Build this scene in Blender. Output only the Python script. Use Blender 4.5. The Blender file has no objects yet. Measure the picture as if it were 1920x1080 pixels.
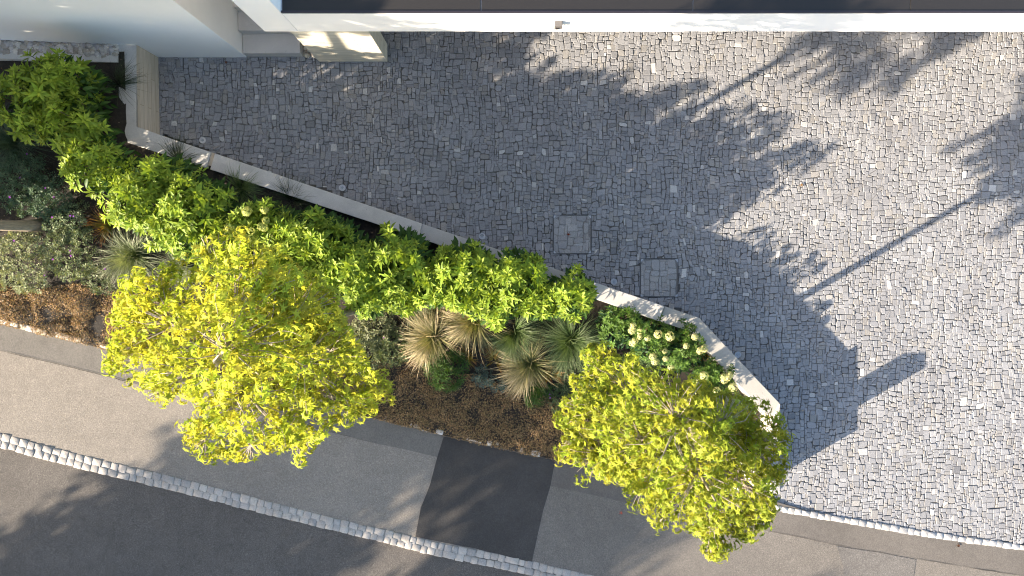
import bpy, bmesh, math, random
import numpy as np
from mathutils import Vector, Matrix, noise

random.seed(7)
rng = np.random.default_rng(7)
R = math.radians
scene = bpy.context.scene
COL = scene.collection

# ------------------------------------------------------------------ camera
H = 10.7                       # flying height above the driveway
FPX = 1280.0                   # focal length in pixels of the 1920 wide photo
TILT = -math.atan(48 / FPX)
cam_d = bpy.data.cameras.new('camera'); cam = bpy.data.objects.new('camera', cam_d); COL.objects.link(cam)
cam_d.sensor_width = 36.0; cam_d.lens = 36.0 * FPX / 1920.0
cam_d.clip_start = 0.1; cam_d.clip_end = 600
cam.location = (0, 0, H); cam.rotation_euler = (TILT, 0, 0)
scene.camera = cam

# ------------------------------------------------------------------ light
ELEV = R(18.0)
SH = Vector((0.862, 0.507, 0)).normalized()          # direction the shadows run
world = bpy.data.worlds.new("World"); scene.world = world; world.use_nodes = True
wn = world.node_tree.nodes; wn.clear()
sky = wn.new('ShaderNodeTexSky'); sky.sky_type = 'NISHITA'; sky.sun_disc = False
sky.ozone_density = 1.0; sky.dust_density = 1.6; sky.sun_elevation = ELEV; sky.sun_rotation = math.atan2(-SH.x, -SH.y)
bg = wn.new('ShaderNodeBackground'); bg.inputs['Strength'].default_value = 0.095
wo = wn.new('ShaderNodeOutputWorld')
world.node_tree.links.new(sky.outputs[0], bg.inputs[0]); world.node_tree.links.new(bg.outputs[0], wo.inputs[0])
sun_d = bpy.data.lights.new('sun', 'SUN'); sun = bpy.data.objects.new('sun', sun_d); COL.objects.link(sun)
sun_d.energy = 4.6; sun_d.angle = R(0.55); sun_d.color = (1.0, 0.85, 0.67)
to_sun = Vector((-SH.x * math.cos(ELEV), -SH.y * math.cos(ELEV), math.sin(ELEV)))
sun.rotation_euler = to_sun.to_track_quat('Z', 'Y').to_euler()
sun.location = (-20, -12, 12)
scene.view_settings.view_transform = 'Standard'; scene.view_settings.look = 'None'
scene.view_settings.gamma = 1.0; scene.view_settings.exposure = 2.25
scene.cycles.max_bounces = 6
scene.cycles.pixel_filter_type = 'BLACKMAN_HARRIS'; scene.cycles.filter_width = 1.1

# ------------------------------------------------------------------ helpers
CT, ST = math.cos(TILT), math.sin(TILT)
def ray(px, py):
    x, y, z = (px - 960) / FPX, (540 - py) / FPX, -1.0
    return x, y * CT - z * ST, y * ST + z * CT
def U(px, py, z=0.0):
    """the point of height z that the photo shows at pixel px, py"""
    x, y, d = ray(px, py); t = (z - H) / d
    return Vector((x * t, y * t, z))
def zs(X):
    """the street and the bed rise gently to the west"""
    d = 4.2 - max(-13.0, X)
    return 0.0 if d < -1.5 else 0.06 * d if d > 1.5 else 0.06 * (d + 1.5) ** 2 / 6.0
def pix(p):
    y, z = p.y, p.z - H
    yc = y * CT + z * ST; zc = -y * ST + z * CT
    return 960 + FPX * p.x / -zc, 540 - FPX * yc / -zc
def S(px, py, dz=0.0):
    p = U(px, py, 0.3)
    for _ in range(6):
        p = U(px, py, zs(p.x) + dz)
    return p

def tag(o, label=None, cat=None, group=None, kind=None):
    if label: o['label'] = label
    if cat: o['category'] = cat
    if group: o['group'] = group
    if kind: o['kind'] = kind
    return o
def empty(name, loc, label, cat, group=None):
    o = bpy.data.objects.new(name, None); COL.objects.link(o); o.location = loc
    o.empty_display_size = 0.2
    return tag(o, label, cat, group)
def link(name, me, mat, parent=None):
    o = bpy.data.objects.new(name, me); COL.objects.link(o)
    if mat: me.materials.append(mat)
    if parent is not None:
        o.parent = parent
        o.matrix_parent_inverse = Matrix.Translation(-Vector(parent.location)) if parent.parent is None else Matrix()
    return o
def np_mesh(name, V, F, cols=None, smooth=False):
    """V (n,3), F (m,k) with k equal for all faces; cols one colour per vertex"""
    V = np.asarray(V, dtype=np.float32); F = np.asarray(F, dtype=np.int32)
    me = bpy.data.meshes.new(name)
    k = F.shape[1]; m = F.shape[0]
    me.vertices.add(len(V)); me.vertices.foreach_set('co', V.ravel())
    me.loops.add(m * k); me.loops.foreach_set('vertex_index', F.ravel())
    me.polygons.add(m)
    me.polygons.foreach_set('loop_start', np.arange(0, m * k, k, dtype=np.int32))
    me.polygons.foreach_set('loop_total', np.full(m, k, dtype=np.int32))
    if smooth: me.polygons.foreach_set('use_smooth', np.ones(m, dtype=bool))
    me.update(calc_edges=True)
    if cols is not None:
        a = me.color_attributes.new('tint', 'FLOAT_COLOR', 'POINT')
        c = np.ones((len(V), 4), dtype=np.float32); c[:, :3] = cols
        a.data.foreach_set('color', c.ravel())
    me.validate()
    return me
def bm_obj(name, bm, mat, parent=None, smooth=False):
    me = bpy.data.meshes.new(name); bm.normal_update(); bm.to_mesh(me); bm.free()
    if smooth:
        for p in me.polygons: p.use_smooth = True
    return link(name, me, mat, parent)
def inside(poly, x, y):
    c = False; n = len(poly); j = n - 1
    for i in range(n):
        xi, yi = poly[i][0], poly[i][1]; xj, yj = poly[j][0], poly[j][1]
        if (yi > y) != (yj > y) and x < (xj - xi) * (y - yi) / (yj - yi) + xi: c = not c
        j = i
    return c
def prism(poly, z0, z1, bevel=0.0, bm=None):
    """upright prism over an XY outline"""
    bm = bm or bmesh.new()
    pts = [(p[0], p[1]) for p in poly]
    area = sum(pts[i][0] * pts[(i + 1) % len(pts)][1] - pts[(i + 1) % len(pts)][0] * pts[i][1] for i in range(len(pts)))
    if area < 0: pts.reverse()
    lo = [bm.verts.new((x, y, z0)) for x, y in pts]; hi = [bm.verts.new((x, y, z1)) for x, y in pts]
    n = len(pts)
    bm.faces.new(hi); bm.faces.new(list(reversed(lo)))
    for i in range(n): bm.faces.new((lo[i], lo[(i + 1) % n], hi[(i + 1) % n], hi[i]))
    if bevel:
        bmesh.ops.bevel(bm, geom=[e for e in bm.edges if e.verts[0] in hi or e.verts[1] in hi], offset=bevel, segments=2, affect='EDGES', profile=0.5)
    return bm
def box(x0, x1, y0, y1, z0, z1, bevel=0.0, bm=None):
    return prism([(x0, y0), (x1, y0), (x1, y1), (x0, y1)], z0, z1, bevel, bm)
def sheet(poly, dz, step=0.5, bump=0.0, sc=2.0):
    """a sheet over an XY outline that follows the slope of the street"""
    bm = bmesh.new()
    vs = [bm.verts.new((p[0], p[1], 0)) for p in poly]
    f = bm.faces.new(vs); f.normal_update()
    if f.normal.z < 0: f.normal_flip()
    xs = [p[0] for p in poly]; ys = [p[1] for p in poly]
    cuts = [('x', -13.0)] + [('x', 2.7 + 0.25 * k) for k in range(13)]
    if bump:
        a = min(xs) + step
        while a < max(xs): cuts.append(('x', a)); a += step
        a = min(ys) + step
        while a < max(ys): cuts.append(('y', a)); a += step
    for ax, v in cuts:
        bmesh.ops.bisect_plane(bm, geom=bm.verts[:] + bm.edges[:] + bm.faces[:], plane_co=(v, v, 0),
                               plane_no=(1, 0, 0) if ax == 'x' else (0, 1, 0), dist=1e-5)
    for v in bm.verts:
        z = zs(v.co.x) + dz
        if bump: z += bump * noise.fractal(Vector((v.co.x * sc, v.co.y * sc, 3.1)), 1.0, 2.0, 4)
        v.co.z = z
    for f in bm.faces: f.smooth = True
    return bm
def tubes(paths, sides=6):
    """paths: list of [(Vector, radius), ...] -> vertex and face arrays"""
    V = []; F = []
    for path in paths:
        base = len(V)
        for i, (p, r) in enumerate(path):
            a = path[max(i - 1, 0)][0]; b = path[min(i + 1, len(path) - 1)][0]
            d = (b - a)
            d = d.normalized() if d.length > 1e-6 else Vector((0, 0, 1))
            u = d.orthogonal().normalized() if abs(d.z) < 0.95 else Vector((1, 0, 0))
            u = (u - d * u.dot(d)).normalized(); w = d.cross(u)
            for k in range(sides):
                t = 2 * math.pi * k / sides
                V.append(p + (u * math.cos(t) + w * math.sin(t)) * r)
        for i in range(len(path) - 1):
            for k in range(sides):
                a = base + i * sides + k; b = base + i * sides + (k + 1) % sides
                F.append((a, b, b + sides, a + sides))
    return [tuple(v) for v in V], F
def frames(d, up=None):
    """rotation matrices whose x axis runs along d and whose z axis leans towards up"""
    d = d / np.linalg.norm(d, axis=1, keepdims=True)
    if up is None: up = np.tile([0, 0, 1.0], (len(d), 1))
    y = np.cross(up, d); n = np.linalg.norm(y, axis=1, keepdims=True)
    y = np.where(n > 1e-4, y / np.maximum(n, 1e-6), [0, 1.0, 0]); z = np.cross(d, y)
    return np.stack([d, y, z], axis=2)
def scatter(T, F, P, M, sc, cols):
    """copies of a leaf (T verts, F faces) at P with rotation M, scale sc, colour cols -> V, F, C"""
    T = np.asarray(T, float); F = np.asarray(F, int); n = len(P)
    V = np.einsum('nij,kj->nki', M, T) * np.asarray(sc).reshape(n, 1, -1) + P[:, None, :]
    FF = F[None] + (np.arange(n) * len(T))[:, None, None]
    C = np.repeat(cols, len(T), axis=0)
    return V.reshape(-1, 3), FF.reshape(-1, F.shape[1]), C
def vary(base, n, amt=0.2, hue=0.1):
    b = np.asarray(base)[None] * (1 + amt * rng.uniform(-1, 1, (n, 1)))
    return np.clip(b * (1 + hue * rng.uniform(-1, 1, (n, 3))), 0.002, 0.95)

# ------------------------------------------------------------------ materials
class NT:
    def __init__(s, name):
        s.m = bpy.data.materials.new(name); s.m.use_nodes = True; s.t = s.m.node_tree; s.n = s.t.nodes
        s.b = s.n['Principled BSDF']; s.b.inputs['Roughness'].default_value = 0.85
        s.out = s.n['Material Output']
    def node(s, kind, **kw):
        n = s.n.new(kind)
        for k, v in kw.items():
            if k in n.inputs: n.inputs[k].default_value = v
            else: setattr(n, k, v)
        return n
    def L(s, a, b): s.t.links.new(a, b)
    def pos(s):
        return s.node('ShaderNodeNewGeometry').outputs['Position']
    def noise(s, scale, detail=4, rough=0.6, vec=None):
        n = s.node('ShaderNodeTexNoise'); n.inputs['Scale'].default_value = scale
        n.inputs['Detail'].default_value = detail; n.inputs['Roughness'].default_value = rough
        s.L(vec or s.pos(), n.inputs['Vector']); return n.outputs['Fac']
    def ramp(s, fac, stops):
        r = s.node('ShaderNodeValToRGB'); e = r.color_ramp.elements
        while len(e) < len(stops): e.new(0.5)
        for i, (p, c) in enumerate(stops):
            e[i].position = p; e[i].color = (*c, 1) if len(c) == 3 else c
        s.L(fac, r.inputs['Fac']); return r.outputs['Color']
    def mul(s, a, b, f=1.0):
        m = s.node('ShaderNodeMix', data_type='RGBA', blend_type='MULTIPLY'); m.inputs[0].default_value = f
        s.L(a, m.inputs[6]); s.L(b, m.inputs[7]); return m.outputs[2]
    def mix(s, a, b, fac):
        m = s.node('ShaderNodeMix', data_type='RGBA')
        s.L(fac, m.inputs[0]); s.L(a, m.inputs[6]); s.L(b, m.inputs[7]); return m.outputs[2]
    def base(s, c): s.L(c, s.b.inputs['Base Color'])
    def bump(s, h, strength=0.4, dist=0.01):
        b = s.node('ShaderNodeBump'); b.inputs['Strength'].default_value = strength; b.inputs['Distance'].default_value = dist
        s.L(h, b.inputs['Height']); s.L(b.outputs['Normal'], s.b.inputs['Normal'])
    def attr(s): return s.node('ShaderNodeAttribute', attribute_name='tint').outputs['Color']

def g(v): return (v, v, v)
def mat_stone(name):
    t = NT(name); a = t.attr()
    c = t.mul(a, t.ramp(t.noise(60, 5, 0.7), [(0.25, g(0.68)), (0.75, g(1.25))]))
    c = t.mul(c, t.ramp(t.noise(1.3, 4), [(0.3, (0.88, 0.87, 0.87)), (0.7, (1.08, 1.075, 1.06))]))
    t.base(c); t.bump(t.noise(45, 6, 0.7), 0.4, 0.008); t.b.inputs['Roughness'].default_value = 0.8
    return t.m
def mat_asphalt(name, dark, light, spot=150, warm=(1, 0.97, 0.93), big=0.15):
    t = NT(name)
    c = t.ramp(t.noise(spot, 3, 0.8), [(0.3, tuple(dark * w for w in warm)), (0.55, tuple((dark + light) / 2 * w for w in warm)), (0.78, tuple(light * 1.35 * w for w in warm))])
    c = t.mul(c, t.ramp(t.noise(0.9, 5), [(0.25, g(1 - big)), (0.75, g(1 + big))]))
    c = t.mul(c, t.ramp(t.noise(5.5, 5, 0.7), [(0.3, g(0.9)), (0.7, g(1.08))]))
    v = t.node('ShaderNodeTexVoronoi'); v.inputs['Scale'].default_value = 95; t.L(t.pos(), v.inputs['Vector'])
    c = t.mul(c, t.ramp(v.outputs['Color'], [(0.1, g(0.8)), (0.9, g(1.2))]))
    t.base(c); t.bump(t.noise(spot * 0.8, 3, 0.8), 0.5, 0.006); t.b.inputs['Roughness'].default_value = 0.9
    return t.m
def mat_concrete(name, col, blot=0.1):
    t = NT(name)
    c = t.ramp(t.noise(3.5, 6, 0.7), [(0.25, tuple(x * (1 - blot) for x in col)), (0.75, tuple(min(1, x * (1 + blot)) for x in col))])
    c = t.mul(c, t.ramp(t.noise(90, 3, 0.8), [(0.3, g(0.84)), (0.7, g(1.1))]))
    v = t.node('ShaderNodeTexVoronoi'); v.inputs['Scale'].default_value = 9; t.L(t.pos(), v.inputs['Vector'])
    c = t.mul(c, t.ramp(v.outputs['Distance'], [(0.03, g(0.45)), (0.07, g(1.0))]))
    t.base(c); t.bump(t.noise(70, 4, 0.7), 0.25, 0.004)
    return t.m
def mat_boarded(name, col):
    """board marked concrete: horizontal boards with wood grain"""
    t = NT(name); p = t.pos()
    mp = t.node('ShaderNodeMapping'); mp.inputs['Scale'].default_value = (0.6, 0.6, 9.0); t.L(p, mp.inputs['Vector'])
    n1 = t.noise(6, 6, 0.7, mp.outputs['Vector'])
    br = t.node('ShaderNodeTexBrick'); mp2 = t.node('ShaderNodeMapping'); t.L(p, mp2.inputs['Vector'])
    sep = t.node('ShaderNodeSeparateXYZ'); t.L(p, sep.inputs[0]); add = t.node('ShaderNodeMath', operation='ADD')
    t.L(sep.outputs[0], add.inputs[0]); t.L(sep.outputs[1], add.inputs[1])
    cmb = t.node('ShaderNodeCombineXYZ'); t.L(add.outputs[0], cmb.inputs[0]); t.L(sep.outputs[2], cmb.inputs[1]); t.L(cmb.outputs[0], br.inputs['Vector'])
    br.inputs['Scale'].default_value = 1.0; br.inputs['Brick Width'].default_value = 0.9; br.inputs['Row Height'].default_value = 0.11
    br.inputs['Mortar Size'].default_value = 0.004; br.inputs['Color1'].default_value = (1, 1, 1, 1); br.inputs['Color2'].default_value = (0.86, 0.84, 0.8, 1)
    br.inputs['Mortar'].default_value = (0.55, 0.5, 0.45, 1)
    c = t.ramp(n1, [(0.25, tuple(x * 0.72 for x in col)), (0.75, tuple(min(1, x * 1.2) for x in col))])
    c = t.mul(c, br.outputs['Color'], 0.8)
    t.base(c); t.bump(n1, 0.3, 0.008)
    return t.m
def mat_plain(name, col, rough=0.6, metal=0.0, grain=0.06, sc=40):
    t = NT(name)
    c = t.ramp(t.noise(sc, 4), [(0.25, tuple(x * (1 - grain) for x in col)), (0.75, tuple(min(1, x * (1 + grain)) for x in col))])
    t.base(c); t.b.inputs['Roughness'].default_value = rough; t.b.inputs['Metallic'].default_value = metal
    return t.m
def mat_leaf(name, transl=0.35, rough=0.45, spec=0.4):
    t = NT(name); a = t.attr()
    t.base(a); t.b.inputs['Roughness'].default_value = rough; t.b.inputs['Specular IOR Level'].default_value = spec
    tr = t.node('ShaderNodeBsdfTranslucent')
    tc = t.node('ShaderNodeMix', data_type='RGBA', blend_type='MULTIPLY'); tc.inputs[0].default_value = 1.0
    t.L(a, tc.inputs[6]); tc.inputs[7].default_value = (1.18, 1.12, 0.55, 1); t.L(tc.outputs[2], tr.inputs['Color'])
    ms = t.node('ShaderNodeMixShader'); ms.inputs[0].default_value = transl
    t.L(t.b.outputs[0], ms.inputs[1]); t.L(tr.outputs[0], ms.inputs[2]); t.L(ms.outputs[0], t.out.inputs['Surface'])
    return t.m
def mat_bark(name, col):
    t = NT(name); mp = t.node('ShaderNodeMapping'); mp.inputs['Scale'].default_value = (6, 6, 1); t.L(t.pos(), mp.inputs['Vector'])
    n = t.noise(8, 6, 0.7, mp.outputs['Vector'])
    t.base(t.ramp(n, [(0.3, tuple(x * 0.5 for x in col)), (0.7, tuple(x * 1.25 for x in col))])); t.bump(n, 0.6, 0.01)
    return t.m
def mat_soil(name):
    t = NT(name)
    c = t.ramp(t.noise(25, 8, 0.75), [(0.3, (0.010, 0.008, 0.006)), (0.6, (0.03, 0.023, 0.016)), (0.8, (0.075, 0.058, 0.04))])
    t.base(c); t.bump(t.noise(40, 6, 0.8), 0.8, 0.02); return t.m

M_STONE = mat_stone('paving stone')
M_SETT = mat_stone('granite sett')
M_JOINT = mat_plain('grey joint sand', (0.095, 0.091, 0.085), 0.95, 0, 0.3, 60)
M_SOIL = mat_soil('garden soil')
M_PAVE = mat_asphalt('coarse pale asphalt', 0.155, 0.29, 70, (1.0, 0.885, 0.755), 0.09)
M_STRIP = mat_asphalt('fine grey asphalt', 0.125, 0.16, 160, (1.0, 0.92, 0.82), 0.16)
M_PATCH = mat_asphalt('new dark asphalt', 0.028, 0.062, 100, (1, 0.93, 0.89), 0.3)
M_PATCH2 = mat_asphalt('speckled patch asphalt', 0.085, 0.175, 70, (1.0, 0.93, 0.86), 0.12)
M_ROAD = mat_asphalt('road asphalt', 0.046, 0.17, 70, (1.0, 0.89, 0.79), 0.16)
M_WALLTOP = [mat_concrete('sun balanced cast concrete ' + n, c, b) for n, c, b in
             (('grey', (0.50, 0.485, 0.455), 0.15), ('pale grey', (0.52, 0.495, 0.455), 0.17), ('pale', (0.44, 0.42, 0.39), 0.08), ('light', (0.36, 0.345, 0.315), 0.08))]  # lifted shade and tamed sun painted in: shaded sections lighter, sunlit ones darker
M_BOARD = mat_boarded('board marked concrete', (0.56, 0.48, 0.38))
M_PIER = mat_boarded('pale board marked concrete', (0.60, 0.555, 0.45))
M_STEP = mat_concrete('step concrete', (0.5, 0.48, 0.455), 0.08)
M_WHITE = mat_plain('white render', (0.87, 0.87, 0.87), 0.8, 0, 0.02, 3)
M_CREAM = mat_plain('off white render', (0.83, 0.80, 0.76), 0.85, 0, 0.03, 3)
M_ROOF = mat_plain('dark roof sheet', (0.0155, 0.0135, 0.0125), 0.6, 0, 0.12, 120)
M_TRIM = mat_plain('dark metal trim', (0.05, 0.045, 0.055), 0.4, 0.5)
M_STEEL = mat_plain('brushed steel', (0.42, 0.43, 0.44), 0.38, 0.8)
M_DARK = mat_plain('black recess', (0.012, 0.012, 0.013), 0.6)
M_RIM = mat_plain('dull zinc', (0.085, 0.085, 0.09), 0.6)
M_LENS = mat_plain('grey lamp glass', (0.30, 0.33, 0.36), 0.15)
M_GREYBOX = mat_plain('grey plastic', (0.10, 0.095, 0.095), 0.5)
M_LEAF = mat_leaf('broad green leaf', 0.30, 0.5, 0.22)
M_GOLD = mat_leaf('golden leaf', 0.5, 0.55, 0.18)
M_BLADE = mat_leaf('grass blade', 0.25, 0.5, 0.4)
M_PETAL = mat_leaf('petal', 0.3, 0.7, 0.2)
M_BARK = mat_bark('grey bark', (0.30, 0.25, 0.19))
M_TWIG = mat_bark('pale twig', (0.36, 0.30, 0.24))
M_STEM = mat_bark('brown stem', (0.10, 0.075, 0.04))
M_PEBBLE = mat_stone('pebble')

# ------------------------------------------------------------------ the ground
o = bm_obj('ground', box(-150, 150, -150, 150, -1.2, -0.12), mat_plain('dull earth', (0.10, 0.09, 0.075), 0.95, 0, 0.3, 2)); tag(o, kind='structure')

KT = [(0, 812), (106, 842), (235, 874), (362, 904), (478, 935), (615, 970), (805, 1015), (955, 1042), (1110, 1079), (1300, 1122)]
KB = [(0, 838), (160, 880), (375, 931), (477, 957), (717, 1015), (817, 1041), (957, 1070), (1100, 1104), (1300, 1148)]
BE = [(0, 606), (205, 655), (480, 727), (850, 820), (1040, 861), (1250, 897), (1452, 930)]      # edge of the planted bed
DE = [(1440, 945), (1590, 975), (1750, 1002), (1920, 1022), (2200, 1058)]                       # lower edge of the driveway
def line(pts, dz=0.0): return [S(x, y, dz) for x, y in pts]
def ext(pts, left, right):
    """lengthen a polyline at both ends by metres"""
    p = [Vector((q.x, q.y)) for q in pts]; a = (p[0] - p[1]).normalized() * left; b = (p[-1] - p[-2]).normalized() * right
    return [p[0] + a] + p + [p[-1] + b]
kt = ext(line(KT), 30, 40); kb = ext(line(KB), 30, 40)
be = ext(line(BE), 30, 0.0)[:-1]; de = ext(line(DE), 0, 40)[1:]
far = [kb[-1] + Vector((0, -30)), kb[0] + Vector((0, -30))]
o = bm_obj('road', sheet([*[p + Vector((0, 0.06)) for p in kb], *far], -0.045), M_ROAD); tag(o, kind='structure')
pv = [*be, *de, *reversed([p + Vector((0, -0.05)) for p in kt])]
o = bm_obj('pavement', sheet(pv, 0.0), M_PAVE); tag(o, kind='structure')
SL = [(-120, 626), (0, 657), (140, 690), (287, 727), (460, 772), (630, 812), (705, 831), (817, 856), (1032, 911), (1170, 941), (1300, 966), (1440, 995), (1565, 1021), (1717, 1047), (1825, 1065), (2050, 1100)]
st = [*[p for p in ext(line(BE), 1.0, 0)[:-1]], *ext(line(DE), 0, 0)[1:-1], *reversed(line(SL))]
def wob(poly, amt=0.012, step=0.16):
    out = []
    for i, p in enumerate(poly):
        q = poly[(i + 1) % len(poly)]; p = Vector((p[0], p[1])); q = Vector((q[0], q[1])); n = max(1, int((q - p).length / step))
        for k in range(n):
            r = p.lerp(q, k / n); out.append(r + Vector((0, amt * noise.noise(Vector((r.x * 5, r.y * 5, 1.7))))))
    return out
o = bm_obj('pavement_strip', sheet(wob(st), 0.004), M_STRIP); tag(o, kind='structure')
def seam(pts, w=0.010):
    L = []
    for a, b in zip(pts, pts[1:]):
        n = max(1, int((b - a).length / 0.09))
        L += [a.lerp(b, k / n) for k in range(n)]
    A, B = [], []
    for q in L:
        ww = w * max(0.12, 0.55 + 1.1 * noise.noise(Vector((q.x * 2.3, q.y * 2.3, 9.0)))); dy = 0.012 * noise.noise(Vector((q.x * 7, q.y * 7, 2.0)))
        A.append(Vector((q.x, q.y + ww / 2 + dy))); B.append(Vector((q.x, q.y - ww / 2 + dy)))
    return [*A, *reversed(B)]
M_SEAM = mat_plain('dirt filled seam', (0.035, 0.032, 0.028), 0.95, 0, 0.3, 60)
for pts in ([(0, 657), (140, 690), (287, 727), (460, 772), (630, 812), (705, 831)], [(1440, 995), (1565, 1021), (1717, 1047), (1825, 1065), (1960, 1086)], [(1717, 1047), (1714, 1066), (1711, 1090)]):
    o = bm_obj('pavement_seam', sheet(seam([S(*p) for p in pts]), 0.0115), M_SEAM); tag(o, kind='structure')
M_EAST = mat_asphalt('dimmed brown asphalt', 0.105, 0.20, 70, (1.0, 0.90, 0.79), 0.12)  # brightness falloff to the east painted in as darker asphalt
M_EAST2 = mat_asphalt('dimmed fine asphalt', 0.10, 0.135, 150, (1.0, 0.90, 0.80), 0.16)  # same falloff of light painted into the strip
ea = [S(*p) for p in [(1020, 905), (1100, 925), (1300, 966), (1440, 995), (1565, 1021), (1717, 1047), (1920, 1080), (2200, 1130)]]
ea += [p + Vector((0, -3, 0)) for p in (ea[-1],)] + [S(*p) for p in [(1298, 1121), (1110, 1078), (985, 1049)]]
o = bm_obj('dimmed_pavement', sheet(wob([Vector((p[0], p[1])) for p in ea], 0.006), 0.0035), M_EAST); tag(o, kind='structure')
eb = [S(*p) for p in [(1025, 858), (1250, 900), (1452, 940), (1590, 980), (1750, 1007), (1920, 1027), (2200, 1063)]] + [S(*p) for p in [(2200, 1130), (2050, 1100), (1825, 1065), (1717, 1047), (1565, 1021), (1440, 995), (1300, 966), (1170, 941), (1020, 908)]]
o = bm_obj('dimmed_strip', sheet(wob([Vector((p[0], p[1])) for p in eb], 0.006), 0.0062), M_EAST2); tag(o, kind='structure')
pa = [S(*p) for p in [(832, 818), (940, 842), (1041, 863), (1032, 911), (1019, 955), (1008, 1003), (997, 1054), (890, 1028), (779, 1006), (789, 952), (806, 910), (820, 857)]]
o = bm_obj('pavement_patch', sheet(wob(pa, 0.008), 0.008), M_PATCH); tag(o, kind='structure')
pb = [S(*p) for p in [(1568, 1023), (1717, 1048), (1712, 1085), (1700, 1130), (1585, 1130), (1580, 1060)]]
o = bm_obj('speckled_patch', sheet(wob(pb, 0.02), 0.008), M_PATCH2); tag(o, kind='structure')

bed = [S(*p) for p in [(-420, 100), (236, 98), (240, 250), (395, 300), (790, 432), (1130, 552), (1300, 608), (1452, 765), (1452, 928), (1250, 897), (1040, 861), (850, 820), (480, 727), (205, 655), (0, 606), (-420, 506)]]
o = bm_obj('soil', sheet(bed, 0.03, 0.14, 0.035, 3.0), M_SOIL); tag(o, kind='structure')

# ------------------------------------------------------------------ stone setts in rows (kerbs)
def sett_rows(name, rows, size, cols, dz, gapw=0.006, hvar=0.0025, flat=True):
    """rows: polylines of XY points the middles of the stones follow"""
    V = []; F = []; C = []
    for row, wd in rows:
        pts = [Vector((p[0], p[1])) for p in row]; i = 0; pos = pts[0]
        seglen = [(pts[k + 1] - pts[k]).length for k in range(len(pts) - 1)]
        total = sum(seglen)
        def at(s):
            for k, l in enumerate(seglen):
                if s <= l or k == len(seglen) - 1:
                    d = (pts[k + 1] - pts[k]).normalized(); return pts[k] + d * s, d
                s -= l
        s = 0.0
        while s < total:
            l = size * random.uniform(0.82, 1.22) * (1.6 if random.random() < 0.05 else 1)
            p, d = at(s + l / 2); n = Vector((-d.y, d.x)); z = zs(p.x) + dz + random.uniform(-hvar, hvar)
            hl = l / 2 - gapw / 2; hw = wd / 2 - gapw / 2 + random.uniform(-0.006, 0.004); b = len(V)
            off = n * random.uniform(-0.005, 0.005)
            tl = [random.uniform(-0.0018, 0.0018) for _ in range(2)]
            for ring, (ins, zz) in enumerate(((0.0, -0.09), (0.0, -0.004), (0.006, 0.0))):
                for a, c in ((-1, -1), (0, -1.06), (1, -1), (1.04, 0), (1, 1), (0, 1.06), (-1, 1), (-1.04, 0)):
                    ja = random.uniform(-0.004, 0.004); jc = random.uniform(-0.004, 0.004)
                    q = p + off + d * (a * (hl - ins) + ja) + n * (c * (hw - ins) + jc)
                    V.append((q.x, q.y, z + zz + (tl[0] * a + tl[1] * c if ring == 2 else 0)))
            V.append((p.x + off.x, p.y + off.y, z + 0.001))
            for r in range(2):
                for k in range(8):
                    F.append((b + r * 8 + k, b + r * 8 + (k + 1) % 8, b + (r + 1) * 8 + (k + 1) % 8, b + (r + 1) * 8 + k))
            for k in range(0, 8, 2):
                F.append((b + 24, b + 16 + (k - 1) % 8, b + 16 + k, b + 16 + k + 1))
            col = np.array(random.choice(cols)) * random.uniform(0.85, 1.12)
            C += [tuple(col)] * 25
            s += l
    return link(name, np_mesh(name, V, F, np.array(C)), M_SETT)
GR = [(0.37, 0.345, 0.32), (0.40, 0.37, 0.335), (0.33, 0.315, 0.30), (0.43, 0.39, 0.35)]
def lerp_line(a, b, f, x0, x1, n=40):
    """polyline between two pixel polylines a and b at fraction f, from pixel x0 to x1"""
    out = []
    for k in range(n + 1):
        x = x0 + (x1 - x0) * k / n
        ya = np.interp(x, [q[0] for q in a], [q[1] for q in a]); yb = np.interp(x, [q[0] for q in b], [q[1] for q in b])
        out.append(S(x, ya + (yb - ya) * f))
    return out
def pre(pts, n):
    """the same line carried on n metres to the west"""
    p0 = Vector((pts[0].x, pts[0].y)); d = (p0 - Vector((pts[4].x, pts[4].y))).normalized()
    return [p0 + d * n] + [Vector((q.x, q.y)) for q in pts]
kr = [(pre(lerp_line(KT, KB, 0.26, 0, 1298), 3.0), 0.118), (pre(lerp_line(KT, KB, 0.78, 0, 1298), 3.0), 0.114)]
o = sett_rows('kerb', kr, 0.118, GR, 0.006); tag(o, kind='structure')
o = bm_obj('kerb_bed', sheet([*[Vector((p.x, p.y)) + Vector((0, 0.02)) for p in pre(lerp_line(KT, KB, 0.0, 0, 1298), 3)], *reversed([Vector((p.x, p.y)) for p in pre(lerp_line(KT, KB, 1.0, 0, 1298), 3)])], -0.012), mat_asphalt('mortar', 0.10, 0.15, 140)); tag(o, kind='structure')
DB = [(1440, 955), (1455, 957), (1920, 1032), (2200, 1068)]
o = sett_rows('driveway_edging', [(lerp_line([(1430, 943)] + DE[1:], DB, 0.5, 1436, 2190), 0.095)], 0.118, [(0.44, 0.42, 0.39), (0.39, 0.385, 0.38), (0.46, 0.435, 0.40), (0.36, 0.36, 0.36)], 0.012); tag(o, kind='structure')
o = sett_rows('bed_edging', [(pre(lerp_line([(x, y - 9) for x, y in BE], BE, 0.45, 0, 1440), 2.0), 0.075)], 0.13, [(0.55, 0.53, 0.5), (0.6, 0.58, 0.55), (0.48, 0.46, 0.43), (0.32, 0.28, 0.22)], 0.035, 0.004, 0.02); tag(o, kind='structure')

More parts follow.
